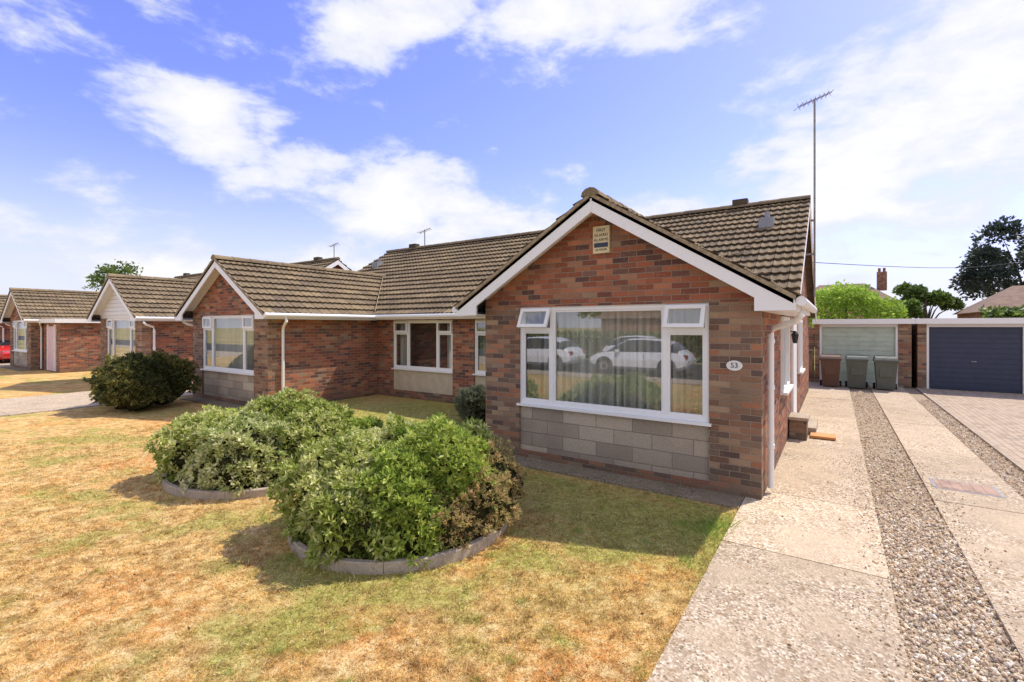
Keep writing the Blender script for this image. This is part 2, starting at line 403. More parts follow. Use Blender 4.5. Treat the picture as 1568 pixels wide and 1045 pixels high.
P=.617; AP=3.748; CX=-2.68
def zw(x): return AP-P*abs(x-CX)
def zm(y): return 5.05-P*abs(y-13.4)
def bungalow(mirror,ox,oy=0,front='brick',name='brick_bungalow',hi=True,open_v=True):
    b=B(name,mirror,ox,oy); st=.0375 if hi else .05
    br=M_BRICK
    b.box('front_wall',M_BRICK2,-1.27,-.7,6.1,6.35,0,2.29)
    b.box('front_wall',M_BRICK2,-4.66,-4.01,6.1,6.35,0,2.29)
    b.prism_y('front_gable',M_BRICK if front=='brick' else M_WHITE2,[(-4.66,2.29),(-.7,2.29),(-.7,zw(-.7)-.1),(CX,AP-.1),(-4.66,zw(-4.66)-.1)],6.1,6.35)
    if front!='brick':
        for k in range(9):
            z=2.4+k*.14; hw=(AP-.12-z)/P
            b.box('cladding_boards',M_WHITE2,CX-hw,CX+hw,6.07,6.097,z,z+.13)
    b.box('front_wall',br,-4.01,-1.27,6.1,6.35,0,.12)
    b.box('stone_panel',M_STONE if front=='brick' else M_RENDER,-4.01,-1.27,6.135,6.35,.12,.795)
    window(b,'front_window',6.14,-4.01,-1.27,.83,2.29,[-3.46,-1.80],(0,2),openv=open_v)
    b.prism_x('side_wall',br,[(6.35,0),(17.4,0),(17.4,2.48),(13.4,4.93),(9.4,2.48),(9.2,2.33),(6.35,2.33)],-.95,-.7)
    b.box('inner_side_wall',br,-4.66,-4.41,6.35,9.4,0,2.33)
    b.box('recess_wall',br,-5.28,-4.66,9.4,9.65,0,2.45)
    b.box('recess_wall',br,-7.9,-7.54,9.4,9.65,0,2.45)
    b.box('recess_wall',br,-7.54,-5.28,9.4,9.65,2.17,2.45)
    b.box('recess_wall',br,-7.54,-5.28,9.4,9.65,0,.2)
    b.box('render_panel',M_RENDER,-7.54,-5.28,9.43,9.65,.2,.775)
    window(b,'recess_window',9.44,-7.54,-5.28,.81,2.17,[-6.98,-5.86],(0,2),openv=False,gap=(-7.1,-5.75))
    b.box('rear_wall',br,-7.9,-.95,17.15,17.4,0,2.45)
    xe=-.5; c=1/math.hypot(1,P)
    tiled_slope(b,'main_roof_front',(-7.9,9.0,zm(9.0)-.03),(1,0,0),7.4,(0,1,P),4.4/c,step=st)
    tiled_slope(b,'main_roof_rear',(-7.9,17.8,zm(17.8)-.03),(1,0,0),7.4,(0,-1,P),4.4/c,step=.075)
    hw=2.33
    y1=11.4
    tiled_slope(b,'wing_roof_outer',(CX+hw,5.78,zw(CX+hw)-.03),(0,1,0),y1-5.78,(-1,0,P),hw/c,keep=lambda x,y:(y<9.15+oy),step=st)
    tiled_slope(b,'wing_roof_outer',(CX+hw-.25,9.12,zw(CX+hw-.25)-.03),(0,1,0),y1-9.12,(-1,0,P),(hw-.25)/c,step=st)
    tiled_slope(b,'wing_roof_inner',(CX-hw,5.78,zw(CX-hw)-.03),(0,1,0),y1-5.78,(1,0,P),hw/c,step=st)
    def slab(pts,t=.05):
        V=pts+[(x,y,z-t) for x,y,z in pts]
        b.add('roof_deck',M_UNDER,V,[(0,1,2,3),(7,6,5,4),(0,4,5,1),(1,5,6,2),(2,6,7,3),(3,7,4,0)])
    slab([(-7.9,9.02,zm(9.02)-.03),(xe-.01,9.02,zm(9.02)-.03),(xe-.01,13.4,5.02),(-7.9,13.4,5.02)])
    slab([(-7.9,13.4,5.02),(xe-.01,13.4,5.02),(xe-.01,17.78,zm(17.78)-.03),(-7.9,17.78,zm(17.78)-.03)])
    slab([(CX,5.80,AP-.03),(CX+hw-.02,5.80,zw(CX+hw-.02)-.03),(CX+hw-.02,9.1,zw(CX+hw-.02)-.03),(CX,9.1,AP-.03)])
    slab([(CX-hw+.02,5.80,zw(CX-hw+.02)-.03),(CX,5.80,AP-.03),(CX,11.3,AP-.03),(CX-hw+.02,11.3,zw(CX-hw+.02)-.03)])
    slab([(CX,9.1,AP-.03),(CX+1.9,9.1,zw(CX+1.9)-.03),(CX+1.9,11.3,zw(CX+1.9)-.03),(CX,11.3,AP-.03)])
    ridge(b,(-7.9,13.4,5.07),(xe,13.4,5.07)); ridge(b,(CX,5.76,AP+.01),(CX,11.35,AP+.01))
    for sgn in (-1,1):
        xa=CX+sgn*2.2; ya=13.4-(5.05-zw(xa))/P; yb=13.4-(5.05-AP)/P
        z=.05
        V=[(xa-.07,ya-.07,zw(xa)+z),(xa+.07,ya+.07,zw(xa)+z),(CX+.07,yb+.07,AP+z),(CX-.07,yb-.07,AP+z)]
        b.add('valley_mortar',M_RENDER,V,[(0,1,2,3)])
    top=lambda x:zw(x)-.035; dd=.2
    b.prism_y('bargeboard',M_WHITE,[(CX,top(CX)),(CX,top(CX)-dd),(-.74,top(-.74)-dd),(-.74,2.17),(-.345,2.17),(-.345,top(-.345))][::-1],5.80,5.835)
    b.prism_y('bargeboard',M_WHITE,[(CX,top(CX)),(CX,top(CX)-dd),(-4.62,top(-4.62)-dd),(-4.62,2.17),(-5.015,2.17),(-5.015,top(-5.015))],5.80,5.835)
    b.box('bargeboard',M_WHITE,CX-.012,CX+.012,5.795,5.799,top(CX)-dd,top(CX)-.02)
    b.prism_y('verge_mortar',M_MORTAR,[(CX,zw(CX)+.018),(CX,zw(CX)-.033),(-.345,zw(-.345)-.033),(-.345,zw(-.345)+.018)][::-1],5.768,5.79)
    b.prism_y('verge_mortar',M_MORTAR,[(CX,zw(CX)+.018),(CX,zw(CX)-.033),(-5.015,zw(-5.015)-.033),(-5.015,zw(-5.015)+.018)],5.768,5.79)
    b.prism_y('soffit',M_WHITE,[(CX,top(CX)-.06),(CX,top(CX)-.085),(-.74,top(-.74)-.085),(-.74,top(-.74)-.06)][::-1],5.835,6.1)
    b.prism_y('soffit',M_WHITE,[(CX,top(CX)-.06),(CX,top(CX)-.085),(-4.62,top(-4.62)-.085),(-4.62,top(-4.62)-.06)],5.835,6.1)
    b.box('soffit',M_WHITE,-.699,-.37,5.836,9.3,2.175,2.19); b.box('fascia',M_WHITE,-.37,-.35,5.836,9.2,2.172,2.30)
    b.box('soffit',M_WHITE,-4.99,-4.661,5.836,9.05,2.175,2.19); b.box('fascia',M_WHITE,-5.01,-4.99,5.836,9.05,2.172,2.30)
    b.box('soffit',M_WHITE,-7.9,-5.012,9.03,9.399,2.20,2.215); b.box('fascia',M_WHITE,-7.9,-5.012,9.008,9.03,2.19,2.32)
    b.tube('gutter',M_WHITE,[(-.30,5.80,2.265),(-.30,9.2,2.265)],.052)
    b.tube('gutter',M_WHITE,[(-5.06,5.80,2.265),(-5.06,9.0,2.265)],.052)
    b.tube('gutter',M_WHITE,[(-7.9,8.955,2.275),(-5.03,8.955,2.275)],.052)
    b.tube('downpipe',M_WHITE,[(-.30,6.0,2.25),(-.31,6.02,2.12),(-.36,6.1,2.06),(-.60,6.38,1.98),(-.64,6.42,1.90),(-.64,6.42,.08)],.034,12)
    if mirror: b.tube('downpipe',M_WHITE,[(-5.06,6.3,2.25),(-5.06,6.32,2.12),(-4.76,6.42,1.98),(-4.71,6.44,1.90),(-4.71,6.44,.06)],.034,12)
    for z in(.55,1.25,1.8): b.tube('downpipe',M_WHITE,[(-.64,6.42,z),(-.64,6.42,z+.05)],.043,12)
    b.prism_x('verge_board',M_WHITE,[(9.0,zm(9.0)-.06),(13.4,4.99),(13.4,4.80),(9.0,zm(9.0)-.25)][::-1],xe-.03,xe-.005)
    b.prism_x('verge_board',M_WHITE,[(13.4,4.99),(17.8,zm(17.8)-.06),(17.8,zm(17.8)-.25),(13.4,4.80)][::-1],xe-.03,xe-.005)
    for (ya,yb,z0) in((8.3,9.5,1.0),(12.2,13.3,1.0)):
        for (p,q,r,s_) in((ya,yb,z0,z0+.06),(ya,yb,2.09,2.15),(ya,ya+.06,z0+.06,2.09),(yb-.06,yb,z0+.06,2.09),((ya+yb)/2-.03,(ya+yb)/2+.03,z0+.06,2.09)):
            b.box('side_window',M_WHITE,-.699,-.655,p,q,r,s_)
        b.box('side_window',M_WHITE,-.699,-.60,ya-.04,yb+.04,z0-.04,z0-.002)
        b.quad('side_window_glass',M_GLASS,[(-.684,ya+.06,z0+.06),(-.684,yb-.06,z0+.06),(-.684,yb-.06,2.09),(-.684,ya+.06,2.09)])
        b.box('side_window_dark',M_DARK,-.699,-.692,ya+.06,yb-.06,z0+.06,2.09)
    b.box('side_door',M_WHITE,-.699,-.66,10.4,11.3,.1,2.1)
    b.box('door_step',M_CONC2,-.699,-.3,10.3,11.4,.02,.14)
    b.box('slab_path',M_PATH,-4.72,-.88,5.70,6.097,0,.022)
    b.tube('roof_vent',M_CARGREY,[(-1.3,12.3,4.3),(-1.3,12.3,4.62)],.055); b.box('roof_vent',M_CARGREY,-1.45,-1.15,12.05,12.35,4.22,4.45)
    b.box('roof_vent',M_TILE,-2.2,-1.85,13.28,13.52,5.1,5.24)
    return b

b=bungalow(False,0)
b.box('alarm_sign',M_YEL,-2.77,-2.53,6.06,6.097,3.0,3.37)
b.box('alarm_sign_blue_band',M_NAVY,-2.75,-2.55,6.055,6.0595,3.08,3.14)
n=28; V=[(-.985+.088*math.cos(2*math.pi*k/n),6.082,1.54+.06*math.sin(2*math.pi*k/n)) for k in range(n)]
V+=[(x,6.099,z) for x,y,z in V]; b.add('number_plaque',M_WHITE2,V,[list(range(n))]+[[k,k+n,(k+1)%n+n,(k+1)%n] for k in range(n)])
b.box('lantern_bracket',M_BLACK,-.699,-.60,9.78,9.81,1.90,1.92)
b.tube('lantern',M_BLACK,[(-.60,9.795,1.70),(-.60,9.795,1.72),(-.60,9.795,1.86),(-.60,9.795,1.92)],[.025,.04,.06,.015],6)
b.box('meter_pier',M_BRICK2,-.68,-.42,9.7,10.2,0,.36); b.box('meter_pier_cap',M_CONC2,-.69,-.39,9.67,10.23,.36,.41)
b.box('timber_step',M_ORANGE,-.38,.0,9.95,10.3,.03,.07)
house1=b.flush()
def text(name,s,size,loc,mat,parent):
    cu=bpy.data.curves.new(name,'FONT'); cu.body=s; cu.size=size; cu.align_x='CENTER'; cu.align_y='CENTER'; cu.extrude=.001
    o=bpy.data.objects.new(name,cu); o.location=loc; o.rotation_euler=(math.pi/2,0,0); COL.objects.link(o); cu.materials.append(mat); o.parent=parent
text('number_text','53',.085,(-.985,6.080,1.54),M_BLACK,house1)
for i,s in enumerate(('FIRST','GUARD','ALARMS')): text('alarm_text',s,.058,(-2.65,6.058,3.31-i*.065),M_BLACK,house1)
text('alarm_text','24 HOUR',.04,(-2.65,6.058,3.045),M_BLACK,house1)
bungalow(True,0,open_v=False).flush()
bungalow(False,-18.1,0,'white',hi=False,open_v=False).flush()
bungalow(True,-19.0,-.5,hi=False,open_v=False).flush()
bungalow(False,-37.0,-.5,'white',hi=False,open_v=False).flush()
b=B('flat_roof_extension')
b.box('walls',M_BRICK,-30.0,-27.5,6.0,15.5,0,2.15)
b.box('fascia',M_WHITE,-30.05,-27.3,5.8,15.5,2.15,2.33)
b.box('door',M_PINK,-29.1,-28.1,5.95,5.998,.05,2.0); b.box('door_frame',M_WHITE,-29.2,-29.1,5.94,5.997,.05,2.08); b.box('door_frame',M_WHITE,-28.1,-28.0,5.94,5.997,.05,2.08)
b.flush()

# ------------------------------------------------------------------ antenna
b=B('tv_antenna_mast')
b.tube('pole',M_METAL,[(-.42,13.4,2.7),(-.42,13.4,7.4)],.022)
b.box('bracket',M_METAL,-.5,-.40,13.37,13.43,4.5,4.54); b.box('bracket',M_METAL,-.7,-.40,13.37,13.43,3.7,3.74)
ax=Vector((.75,.45,.38)).normalized(); c0=Vector((-.42,13.4,7.38)); sd=ax.cross(Vector((0,0,1))).normalized()
b.tube('boom',M_METAL,[c0-ax*.42,c0+ax*.42],.012,6)
for k in range(8):
    t=-.4+k*.11; l=.17 if k else .22
    b.tube('elements',M_METAL,[c0+ax*t-sd*l,c0+ax*t+sd*l],.007,5)
    b.tube('elements',M_METAL,[c0+ax*t-ax.cross(sd)*l*.4,c0+ax*t+ax.cross(sd)*l*.4],.006,5)
b.flush()
for (x,y,z) in((-13.2,13.4,5.1),(-18.9,13.4,5.1)):
    b=B('tv_antenna'); b.tube('pole',M_METAL,[(x,y,z),(x,y,z+.65)],.02,6)
    b.tube('boom',M_METAL,[(x-.3,y,z+.55),(x+.3,y,z+.68)],.015,5)
    for k in range(5): b.tube('elements',M_METAL,[(x-.28+k*.13,y-.15,z+.56+k*.02),(x-.28+k*.13,y+.15,z+.56+k*.02)],.01,5)
    b.flush()
b=B('overhead_cable')
p0=Vector((-.5,13.6,3.55));p1=Vector((10.6,42.,6.3))
b.tube('wire',M_BLACK,[tuple(p0.lerp(p1,t/14)-Vector((0,0,.8*math.sin(math.pi*t/14)*.5))) for t in range(15)],.009,5); b.flush()
b=B('telegraph_pole'); b.tube('pole',M_BARK,[(10.6,42,0),(10.6,42,6.6)],[.14,.10]); b.box('crossarm',M_BARK,10.0,11.2,41.95,42.05,6.2,6.3); b.flush()

# ------------------------------------------------------------------ garages
def garage(x0,x1,y,dx0,dx1,dm):
    b=B('brick_garage')
    b.box('walls',M_BRICK2,x0,dx0-.06,y,y+.25,0,2.08); b.box('walls',M_BRICK2,dx1+.06,x1,y,y+.25,0,2.08)
    b.box('walls',M_BRICK2,x0,x0+.15,y+.25,y+5.2,0,2.08); b.box('walls',M_BRICK2,x1-.15,x1,y+.25,y+5.2,0,2.08)
    b.box('lintel',M_WHITE2,dx0-.06,dx1+.06,y+.02,y+.2,1.98,2.08)
    b.box('door_frame',M_WHITE,dx0-.06,dx0,y+.02,y+.12,0,1.98); b.box('door_frame',M_WHITE,dx1,dx1+.06,y+.02,y+.12,0,1.98)
    b.box('door',dm,dx0,dx1,y+.09,y+.13,.02,1.98)
    for k in range(12):
        z=.1+k*.155; b.box('door_ribs',dm,dx0+.05,dx1-.05,y+.078,y+.0895,z,z+.125)
    b.box('door_handle',M_METAL,(dx0+dx1)/2-.06,(dx0+dx1)/2+.06,y+.05,y+.0775,.9,.93)
    b.box('roof',M_CARGREY,x0-.05,x1+.05,y-.1,y+5.3,2.16,2.24)
    b.box('fascia',M_WHITE,x0-.07,x1+.07,y-.16,y-.1005,2.08,2.25)
    b.box('soffit',M_WHITE,x0-.05,x1+.05,y-.1,y+5.3,2.081,2.158)
    b.flush()
garage(-.62,2.02,20,-.42,1.62,M_SAGE); garage(2.17,5.0,20,2.45,4.55,M_NAVY); garage(5.15,8.0,20,5.4,7.6,M_SAGE)
b=B('boundary_wall')
b.box('wall',M_BRICK2,-3.2,-.64,20.05,20.3,0,1.7); b.flush()

def bin_(x,y,mt):
    b=B('wheelie_bin',ox=x,oy=y)
    V=[(-.22,-.26,.06),(.22,-.26,.06),(.22,.22,.06),(-.22,.22,.06),(-.28,-.36,.95),(.28,-.36,.95),(.28,.3,.95),(-.28,.3,.95)]
    b.add('body',mt,V,[(3,2,1,0),(4,5,6,7),(0,1,5,4),(1,2,6,5),(2,3,7,6),(3,0,4,7)])
    b.box('rim',mt,-.30,.30,-.38,.32,.90,.955)
    V=[(-.30,-.40,.957),(.30,-.40,.957),(.30,.33,.957),(-.30,.33,.957),(-.26,-.34,1.02),(.26,-.34,1.02),(.27,.33,1.07),(-.27,.33,1.07)]
    b.add('lid',mt,V,[(3,2,1,0),(4,5,6,7),(0,1,5,4),(1,2,6,5),(2,3,7,6),(3,0,4,7)])
    b.tube('handle',mt,[(-.25,.40,1.0),(.25,.40,1.0)],.018,8)
    for s in(-1,1): b.tube('wheel',M_BLACK,[(s*.24,.27,.1),(s*.30,.27,.1)],.1,14)
    b.box('front_panel',mt,-.16,.16,-.345,-.30,.45,.75)
    b.flush()
bin_(-.15,18.9,M_BINB); bin_(.55,19.0,M_BING); bin_(1.28,18.9,M_BING)

# ------------------------------------------------------------------ cars
def car(x,y,rot,paint):
    b=B('parked_car',ox=x,oy=y,rot=rot)
    st=[(-2.1,.45,.62,.62,.70),(-2.02,.30,.80,.82,.80),(-1.75,.22,.92,1.02,.86),(-1.45,.20,.96,1.30,.88),(-1.0,.20,.95,1.46,.89),(-.3,.20,.94,1.50,.9),(.35,.20,.93,1.47,.9),(.8,.20,.93,1.25,.9),(1.25,.20,.92,.95,.88),(1.7,.22,.82,.85,.85),(2.0,.28,.68,.70,.78),(2.12,.38,.55,.56,.66)]
    V=[]
    for (X,zb,hb,hr,w) in st:
        wr=w*(.74 if hr-hb>.25 else .92); wr=w*.96 if hr-hb<.06 else wr
        ring=[(w*.85,zb),(w,zb+.12),(w*1.02,(zb+hb)/2+.05),(w*.96,hb),(wr,max(hr-.05,hb+.005)),(wr*.82,hr),(0,hr+.02)]
        for (yy,zz) in ring: V.append((X,-yy,zz))
        for (yy,zz) in ring[-2::-1]: V.append((X,yy,zz))
    R=13; Fp=[];Fg=[]
    for i in range(len(st)-1):
        for k in range(R):
            f=(i*R+k,(i+1)*R+k,(i+1)*R+(k+1)%R,i*R+(k+1)%R)
            tall=(st[i][3]-st[i][2]>.2)and(st[i+1][3]-st[i+1][2]>.2)
            half=(st[i][3]-st[i][2]>.08)and(st[i+1][3]-st[i+1][2]>.02)and not tall
            if (tall and k in(3,8)) or (half and k in(3,4,5,6,7,8)): Fg.append(f)
            else: Fp.append(f)
    Fp.append(list(range(R))); Fp.append([(len(st)-1)*R+k for k in range(R)][::-1])
    b.add('body',paint,V,Fp); b.add('windows',M_CARGLASS,V,Fg)
    for wx in(-1.32,1.32):
        for s in(-1,1):
            b.tube('wheel_arch',M_BLACK,[(wx,s*.70,.34),(wx,s*.925,.34)],.38,24)
            b.tube('tyre',M_BLACK,[(wx,s*.70,.32),(wx,s*.94,.32)],.32,24)
            b.tube('wheel',M_ALLOY,[(wx,s*.90,.32),(wx,s*.948,.32)],.21,10)
            b.tube('hub',M_BLACK,[(wx,s*.949,.32),(wx,s*.955,.32)],.09,8)
    for s in(-1,1):
        b.box('mirror',paint,.62,.78,s*.98-.09,s*.98+.09,.92,1.04)
        b.box('headlamp',M_METAL,1.86,2.04,s*.58-.12,s*.58+.12,.60,.70); b.box('tail_lamp',M_TAIL,-2.07,-1.9,s*.66-.12,s*.66+.12,.66,.86)
        for px in(-.38,): b.box('pillar',M_BLACK,px-.04,px+.04,s*.80-.06,s*.80+.06,.94,1.40)
        b.box('door_line',M_BLACK,-.42,-.41,s*.925-.004,s*.925+.004,.35,.9)
    b.box('number_plate',M_WHITE,2.10,2.125,-.25,.25,.38,.48); b.box('number_plate',M_YEL,-2.115,-2.09,-.25,.25,.5,.6)
    b.flush()
car(-6.9,-7.7,math.pi,M_CARWHITE); car(-12.0,-7.8,math.pi,M_CARWHITE); car(-8.6,-13.0,0,M_CARWHITE)
car(-38.6,6.1,.15,M_CARRED)

# ------------------------------------------------------------------ ground
def sheet(name,x0,x1,y0,y1,z,mat,parent=None):
    return mesh_np(name,[(x0,y0,z),(x1,y0,z),(x1,y1,z),(x0,y1,z)],[(0,1,2,3)],mat,parent,col=np.ones((4,3)))
def lawn_cols(x,y):
    g=fbm(x*.8,y*.8,3,4); g2=fbm(x*2.6+9,y*2.6,11,4); sp=fbm(x*9,y*9,21,3); cl=fbm(x*16+3,y*16,55,3); fi=fbm(x*38,y*38,57,2)
    green=np.clip((g-.54)*2.6+(g2-.5)*3.2+.08,0,.75)
    gs=lambda cx,cy,r,a:a*np.exp(-((x-cx)**2+(y-cy)**2)/r**2)
    green=green+gs(-2.2,5.0,1.1,.8)+gs(-1.2,4.6,.7,.6)+gs(-1.0,4.9,.35,1.2)+gs(-8,7.6,2.6,1.2)+gs(-4.0,5.2,.9,.9)+gs(-1.75,3.1,.5,.3)+gs(-3.3,2.1,.5,.3)
    green=np.clip(green*(.3+1.4*cl),0,1)
    dead=np.clip((fbm(x*1.5,y*1.5,31,4)-.48)*3.5,0,1)
    straw=np.stack([.72+.04*dead,.465-.085*dead,.17-.055*dead],-1)*(.55+.85*sp)[...,None]
    pale=np.stack([.88+0*x,.67+0*x,.33+0*x],-1)
    k=np.clip((cl*.6+fi*.4-.53)*6,0,.85)[...,None]; straw=straw*(1-k)+pale*k
    dk=np.clip((.45-(cl*.55+fi*.45))*7,0,.8)[...,None]; straw=straw*(1-dk)+np.array([.36,.20,.065])*dk
    grn=np.stack([.27+.22*cl,.30+.16*cl,.07+.04*cl],-1)*(.6+.8*fi)[...,None]
    gg=(green*.88)[...,None]
    return straw*(1-gg)+grn*gg
def mat_lawn():
    m,h,b=newmat('dry_lawn'); o=h.obj(); c=h.attr()
    f=h.noise(o,60,5,.8); f2=h.noise(o,26,4,.75)
    c=h.mix(1.0,c,h.ramp(f,[(.3,.35),(.5,1.0),(.7,1.5)]),'MULTIPLY')
    c=h.mix(h.mr(f2,.52,.66,0,.6),c,C(.34,.20,.065))
    c=h.mix(h.mr(f2,.36,.46,.45,0),c,C(.85,.66,.34))
    setb(h,b,c,1,h.bump(h.m('ADD',f,f2),.8,.025),spec=.05); return m
M_LAWN=mat_lawn()
def lawn(name,x0,x1,y0,y1,step,z=0):
    nx=int((x1-x0)/step)+1; ny=int((y1-y0)/step)+1
    X,Y=np.meshgrid(np.linspace(x0,x1,nx),np.linspace(y0,y1,ny)); 
    Z=z+.012*fbm(X*2,Y*2,77,3)-.008
    V=np.stack([X,Y,Z],-1).reshape(-1,3); idx=np.arange(nx*ny).reshape(ny,nx)
    F=np.stack([idx[:-1,:-1],idx[:-1,1:],idx[1:,1:],idx[1:,:-1]],-1).reshape(-1,4)
    return mesh_np(name,V,F,M_LAWN,col=lawn_cols(X,Y).reshape(-1,3),smooth=True)
m,h,b_=newmat('far_ground'); o=h.obj()
setb(h,b_,h.mix(h.mr(h.noise(o,.15,6),.4,.6),C(.50,.36,.16),C(.25,.27,.09)),1,spec=.05); M_FAR=m
sheet('ground',-600,600,-600,600,-.05,M_FAR)
lawn('lawn',-15.3,-.87,-4.6,9.4,.03)
lawn('lawn',-33.6,-18.9,-4.6,9.4,.12)
lawn('lawn',-60,-37.2,-4.6,9.4,.4)
lawn('lawn',8.5,30,-4.6,40,.5)
def conc_strip(name,x0,x1,ys,z=.02,mat=M_CONC,gap=.012,tones=None):
    V=[];F=[];Cc=[]
    for i in range(len(ys)-1):
        a,c=ys[i]+gap/2,ys[i+1]-gap/2; t=(tones[i] if tones else .88+.2*random.random()); n=len(V)
        zz=z+random.uniform(-.003,.003)
        V+=[(x0,a,zz),(x1,a,zz),(x1,c,zz),(x0,c,zz),(x0,a,-.06),(x1,a,-.06),(x1,c,-.06),(x0,c,-.06)]
        F+=[(n,n+1,n+2,n+3),(n,n+4,n+5,n+1),(n+1,n+5,n+6,n+2),(n+2,n+6,n+7,n+3),(n+3,n+7,n+4,n)]
        Cc+=[(t,t*.985,t*.96)]*8
    return mesh_np(name,V,F,mat,col=np.array(Cc))
conc_strip('driveway',-.87,.35,[-4.6,-1.5,1.6,4.75,6.45,9.5,12.6,15.7,20.4],tones=[.93,.93,.92,1.16,.98,1.05,.95,1.0])
conc_strip('driveway',.92,1.78,[-4.6,-1.2,1.8,4.9,7.2,9.9,12.6,15.7,20.4],tones=[.93,.93,.90,1.0,.93,1.06,.96,1.0])
conc_strip('driveway',-18.88,-15.32,[-4.6,-1,2.5,5.5,9,13,17])
conc_strip('driveway',-37.18,-33.62,[-4.6,-1,2.5,5.5,9,13,17])
sheet('gravel_bed',.3,2.15,-4.6,20,-.006,M_GSOIL)
sheet('block_paving',2.19,8.5,-4.6,20,.016,M_BLOCK)
b=B('paving_edging'); 
for k in range(27): b.box('edging',M_CONC2,2.12,2.185,-4.6+k*.91,-4.6+k*.91+.9,-.04,.035)
b.flush()
b=B('manhole_cover'); b.box('cover',M_IRON,1.03,1.59,7.77,8.18,.0,.028); b.box('frame',M_METAL,1.0,1.62,7.74,8.21,-.01,.0255)
for k in range(5): b.box('ribs',M_IRON,1.08+k*.1,1.13+k*.1,7.80,8.15,.0281,.031)
b.flush()
sheet('side_ground',-37,8.5,9.4,60,-.03,M_FAR)
sheet('pavement',-80,40,-6.0,-4.6,.015,M_CONC)
b=B('road_kerb'); b.box('kerb',M_CONC2,-80,40,-6.13,-6.0,-.1,.022); b.flush()
sheet('road',-200,200,-14.5,-6.13,-.04,M_ASPH)

def ico():
    t=(1+5**.5)/2
    v=np.array([(-1,t,0),(1,t,0),(-1,-t,0),(1,-t,0),(0,-1,t),(0,1,t),(0,-1,-t),(0,1,-t),(t,0,-1),(t,0,1),(-t,0,-1),(-t,0,1)],float); v/=np.linalg.norm(v[0])
    f=np.array([(0,11,5),(0,5,1),(0,1,7),(0,7,10),(0,10,11),(1,5,9),(5,11,4),(11,10,2),(10,7,6),(7,1,8),(3,9,4),(3,4,2),(3,2,6),(3,6,8),(3,8,9),(4,9,5),(2,4,11),(6,2,10),(8,6,7),(9,8,1)])
    return v,f
IV,IF=ico()
def pebbles(name,X,Y,Z,S):
    n=len(X); q=RNG.normal(size=(n,3,3)); Q=np.linalg.qr(q)[0]
    sc=S[:,None]*np.stack([RNG.uniform(.8,1.3,n),RNG.uniform(.6,1,n),RNG.uniform(.45,.8,n)],1)
    v=np.einsum('nki,nij->nkj',(IV[None]*sc[:,None]),Q)
    v*=(1+RNG.uniform(-.12,.12,(n,12,1)))
    V=v+np.stack([X,Y,Z],1)[:,None]
    F=(IF[None]+12*np.arange(n)[:,None,None]).reshape(-1,3)
    pal=np.array([(.68,.54,.38),(.82,.71,.53),(.50,.36,.24),(.64,.47,.29),(.40,.32,.25),(.86,.79,.65),(.72,.54,.33),(.78,.66,.46)])
    c=pal[RNG.integers(0,len(pal),n)]*RNG.uniform(.85,1.12,(n,1)); c=np.repeat(c,12,0)
    return mesh_np(name,V.reshape(-1,3),F,M_PEB,col=c)
n=12000
X=RNG.uniform(.345,.925,n);Y=RNG.uniform(1.8,9.2,n)
keep=(Y<6.6)|(RNG.random(n)<.45)
n2=5000; X2=RNG.uniform(1.8,2.11,n2);Y2=RNG.uniform(3,17,n2)
n3=2500; X3=RNG.uniform(.36,.91,n3);Y3=RNG.uniform(9,18,n3)
n4=900; X4=np.where(RNG.random(n4)<.5,.35-np.abs(RNG.normal(0,.12,n4)),.92+np.abs(RNG.normal(0,.12,n4)));Y4=RNG.uniform(2,9,n4)
X=np.concatenate([X[keep],X2,X3]);Y=np.concatenate([Y[keep],Y2,Y3])
nn=len(X); Zp=RNG.uniform(-.003,.011,nn); Sp=.006+.013*RNG.random(nn)**1.8
X=np.concatenate([X,X4]);Y=np.concatenate([Y,Y4]);Zp=np.concatenate([Zp,np.full(n4,.026)]);Sp=np.concatenate([Sp,RNG.uniform(.005,.010,n4)])
pebbles('gravel',X,Y,Zp,Sp)

# ------------------------------------------------------------------ grass blades
BED1=(-3.69,3.44,1.05); BED2=(-6.60,3.66,1.22)
def in_beds(x,y): return ((x-BED1[0])**2+(y-BED1[1])**2<(BED1[2]+.04)**2)|((x-BED2[0])**2+(y-BED2[1])**2<(BED2[2]+.04)**2)
n=450000
r=1.6+10.5*RNG.random(n)**1.3; th=np.radians(RNG.uniform(-84,-2,n))
X=np.sin(th)*r; Y=np.cos(th)*r
edge=-.86+.06*(fbm(Y*6,Y*0,13,3)-.5)
k=(X>-15.2)&(X<edge)&(Y>-2)&(Y<9.3)&~in_beds(X,Y)&~((X>-4.7)&(Y>5.68+.08*(fbm(X*7,X*0,17,3)-.5)))&~((X<-10.9)&(Y>6.0)); X=X[k];Y=Y[k];n=len(X)
cl=fbm(X*14,Y*14,91,3)
k=(RNG.random(n)<(.25+1.5*np.clip(cl-.25,0,1))); X=X[k];Y=Y[k];cl=cl[k];n=len(X)
h=RNG.uniform(.009,.026,n)*(.35+1.6*np.clip(cl-.2,0,1))
tuft=np.exp(-((X+.98)**2+(Y-5.0)**2)/.28**2); h=h*(1+2.6*tuft)
rt=np.random.default_rng(4); wd=np.zeros(n)
for _ in range(46):
    rr=rt.uniform(2.2,8); tt=math.radians(rt.uniform(-80,-12)); cx,cy=math.sin(tt)*rr,math.cos(tt)*rr
    wd=np.maximum(wd,np.exp(-((X-cx)**2+(Y-cy)**2)/rt.uniform(.02,.06)**2))
h=h*(1+1.3*wd)
edgew=np.exp(-((X+.88)/.03)**2)*.8+np.exp(-(np.sqrt((X-BED1[0])**2+(Y-BED1[1])**2)-BED1[2]-.05)**2/.03**2)+np.exp(-(np.sqrt((X-BED2[0])**2+(Y-BED2[1])**2)-BED2[2]-.05)**2/.03**2)
h=h*(1+1.0*np.clip(edgew,0,1))
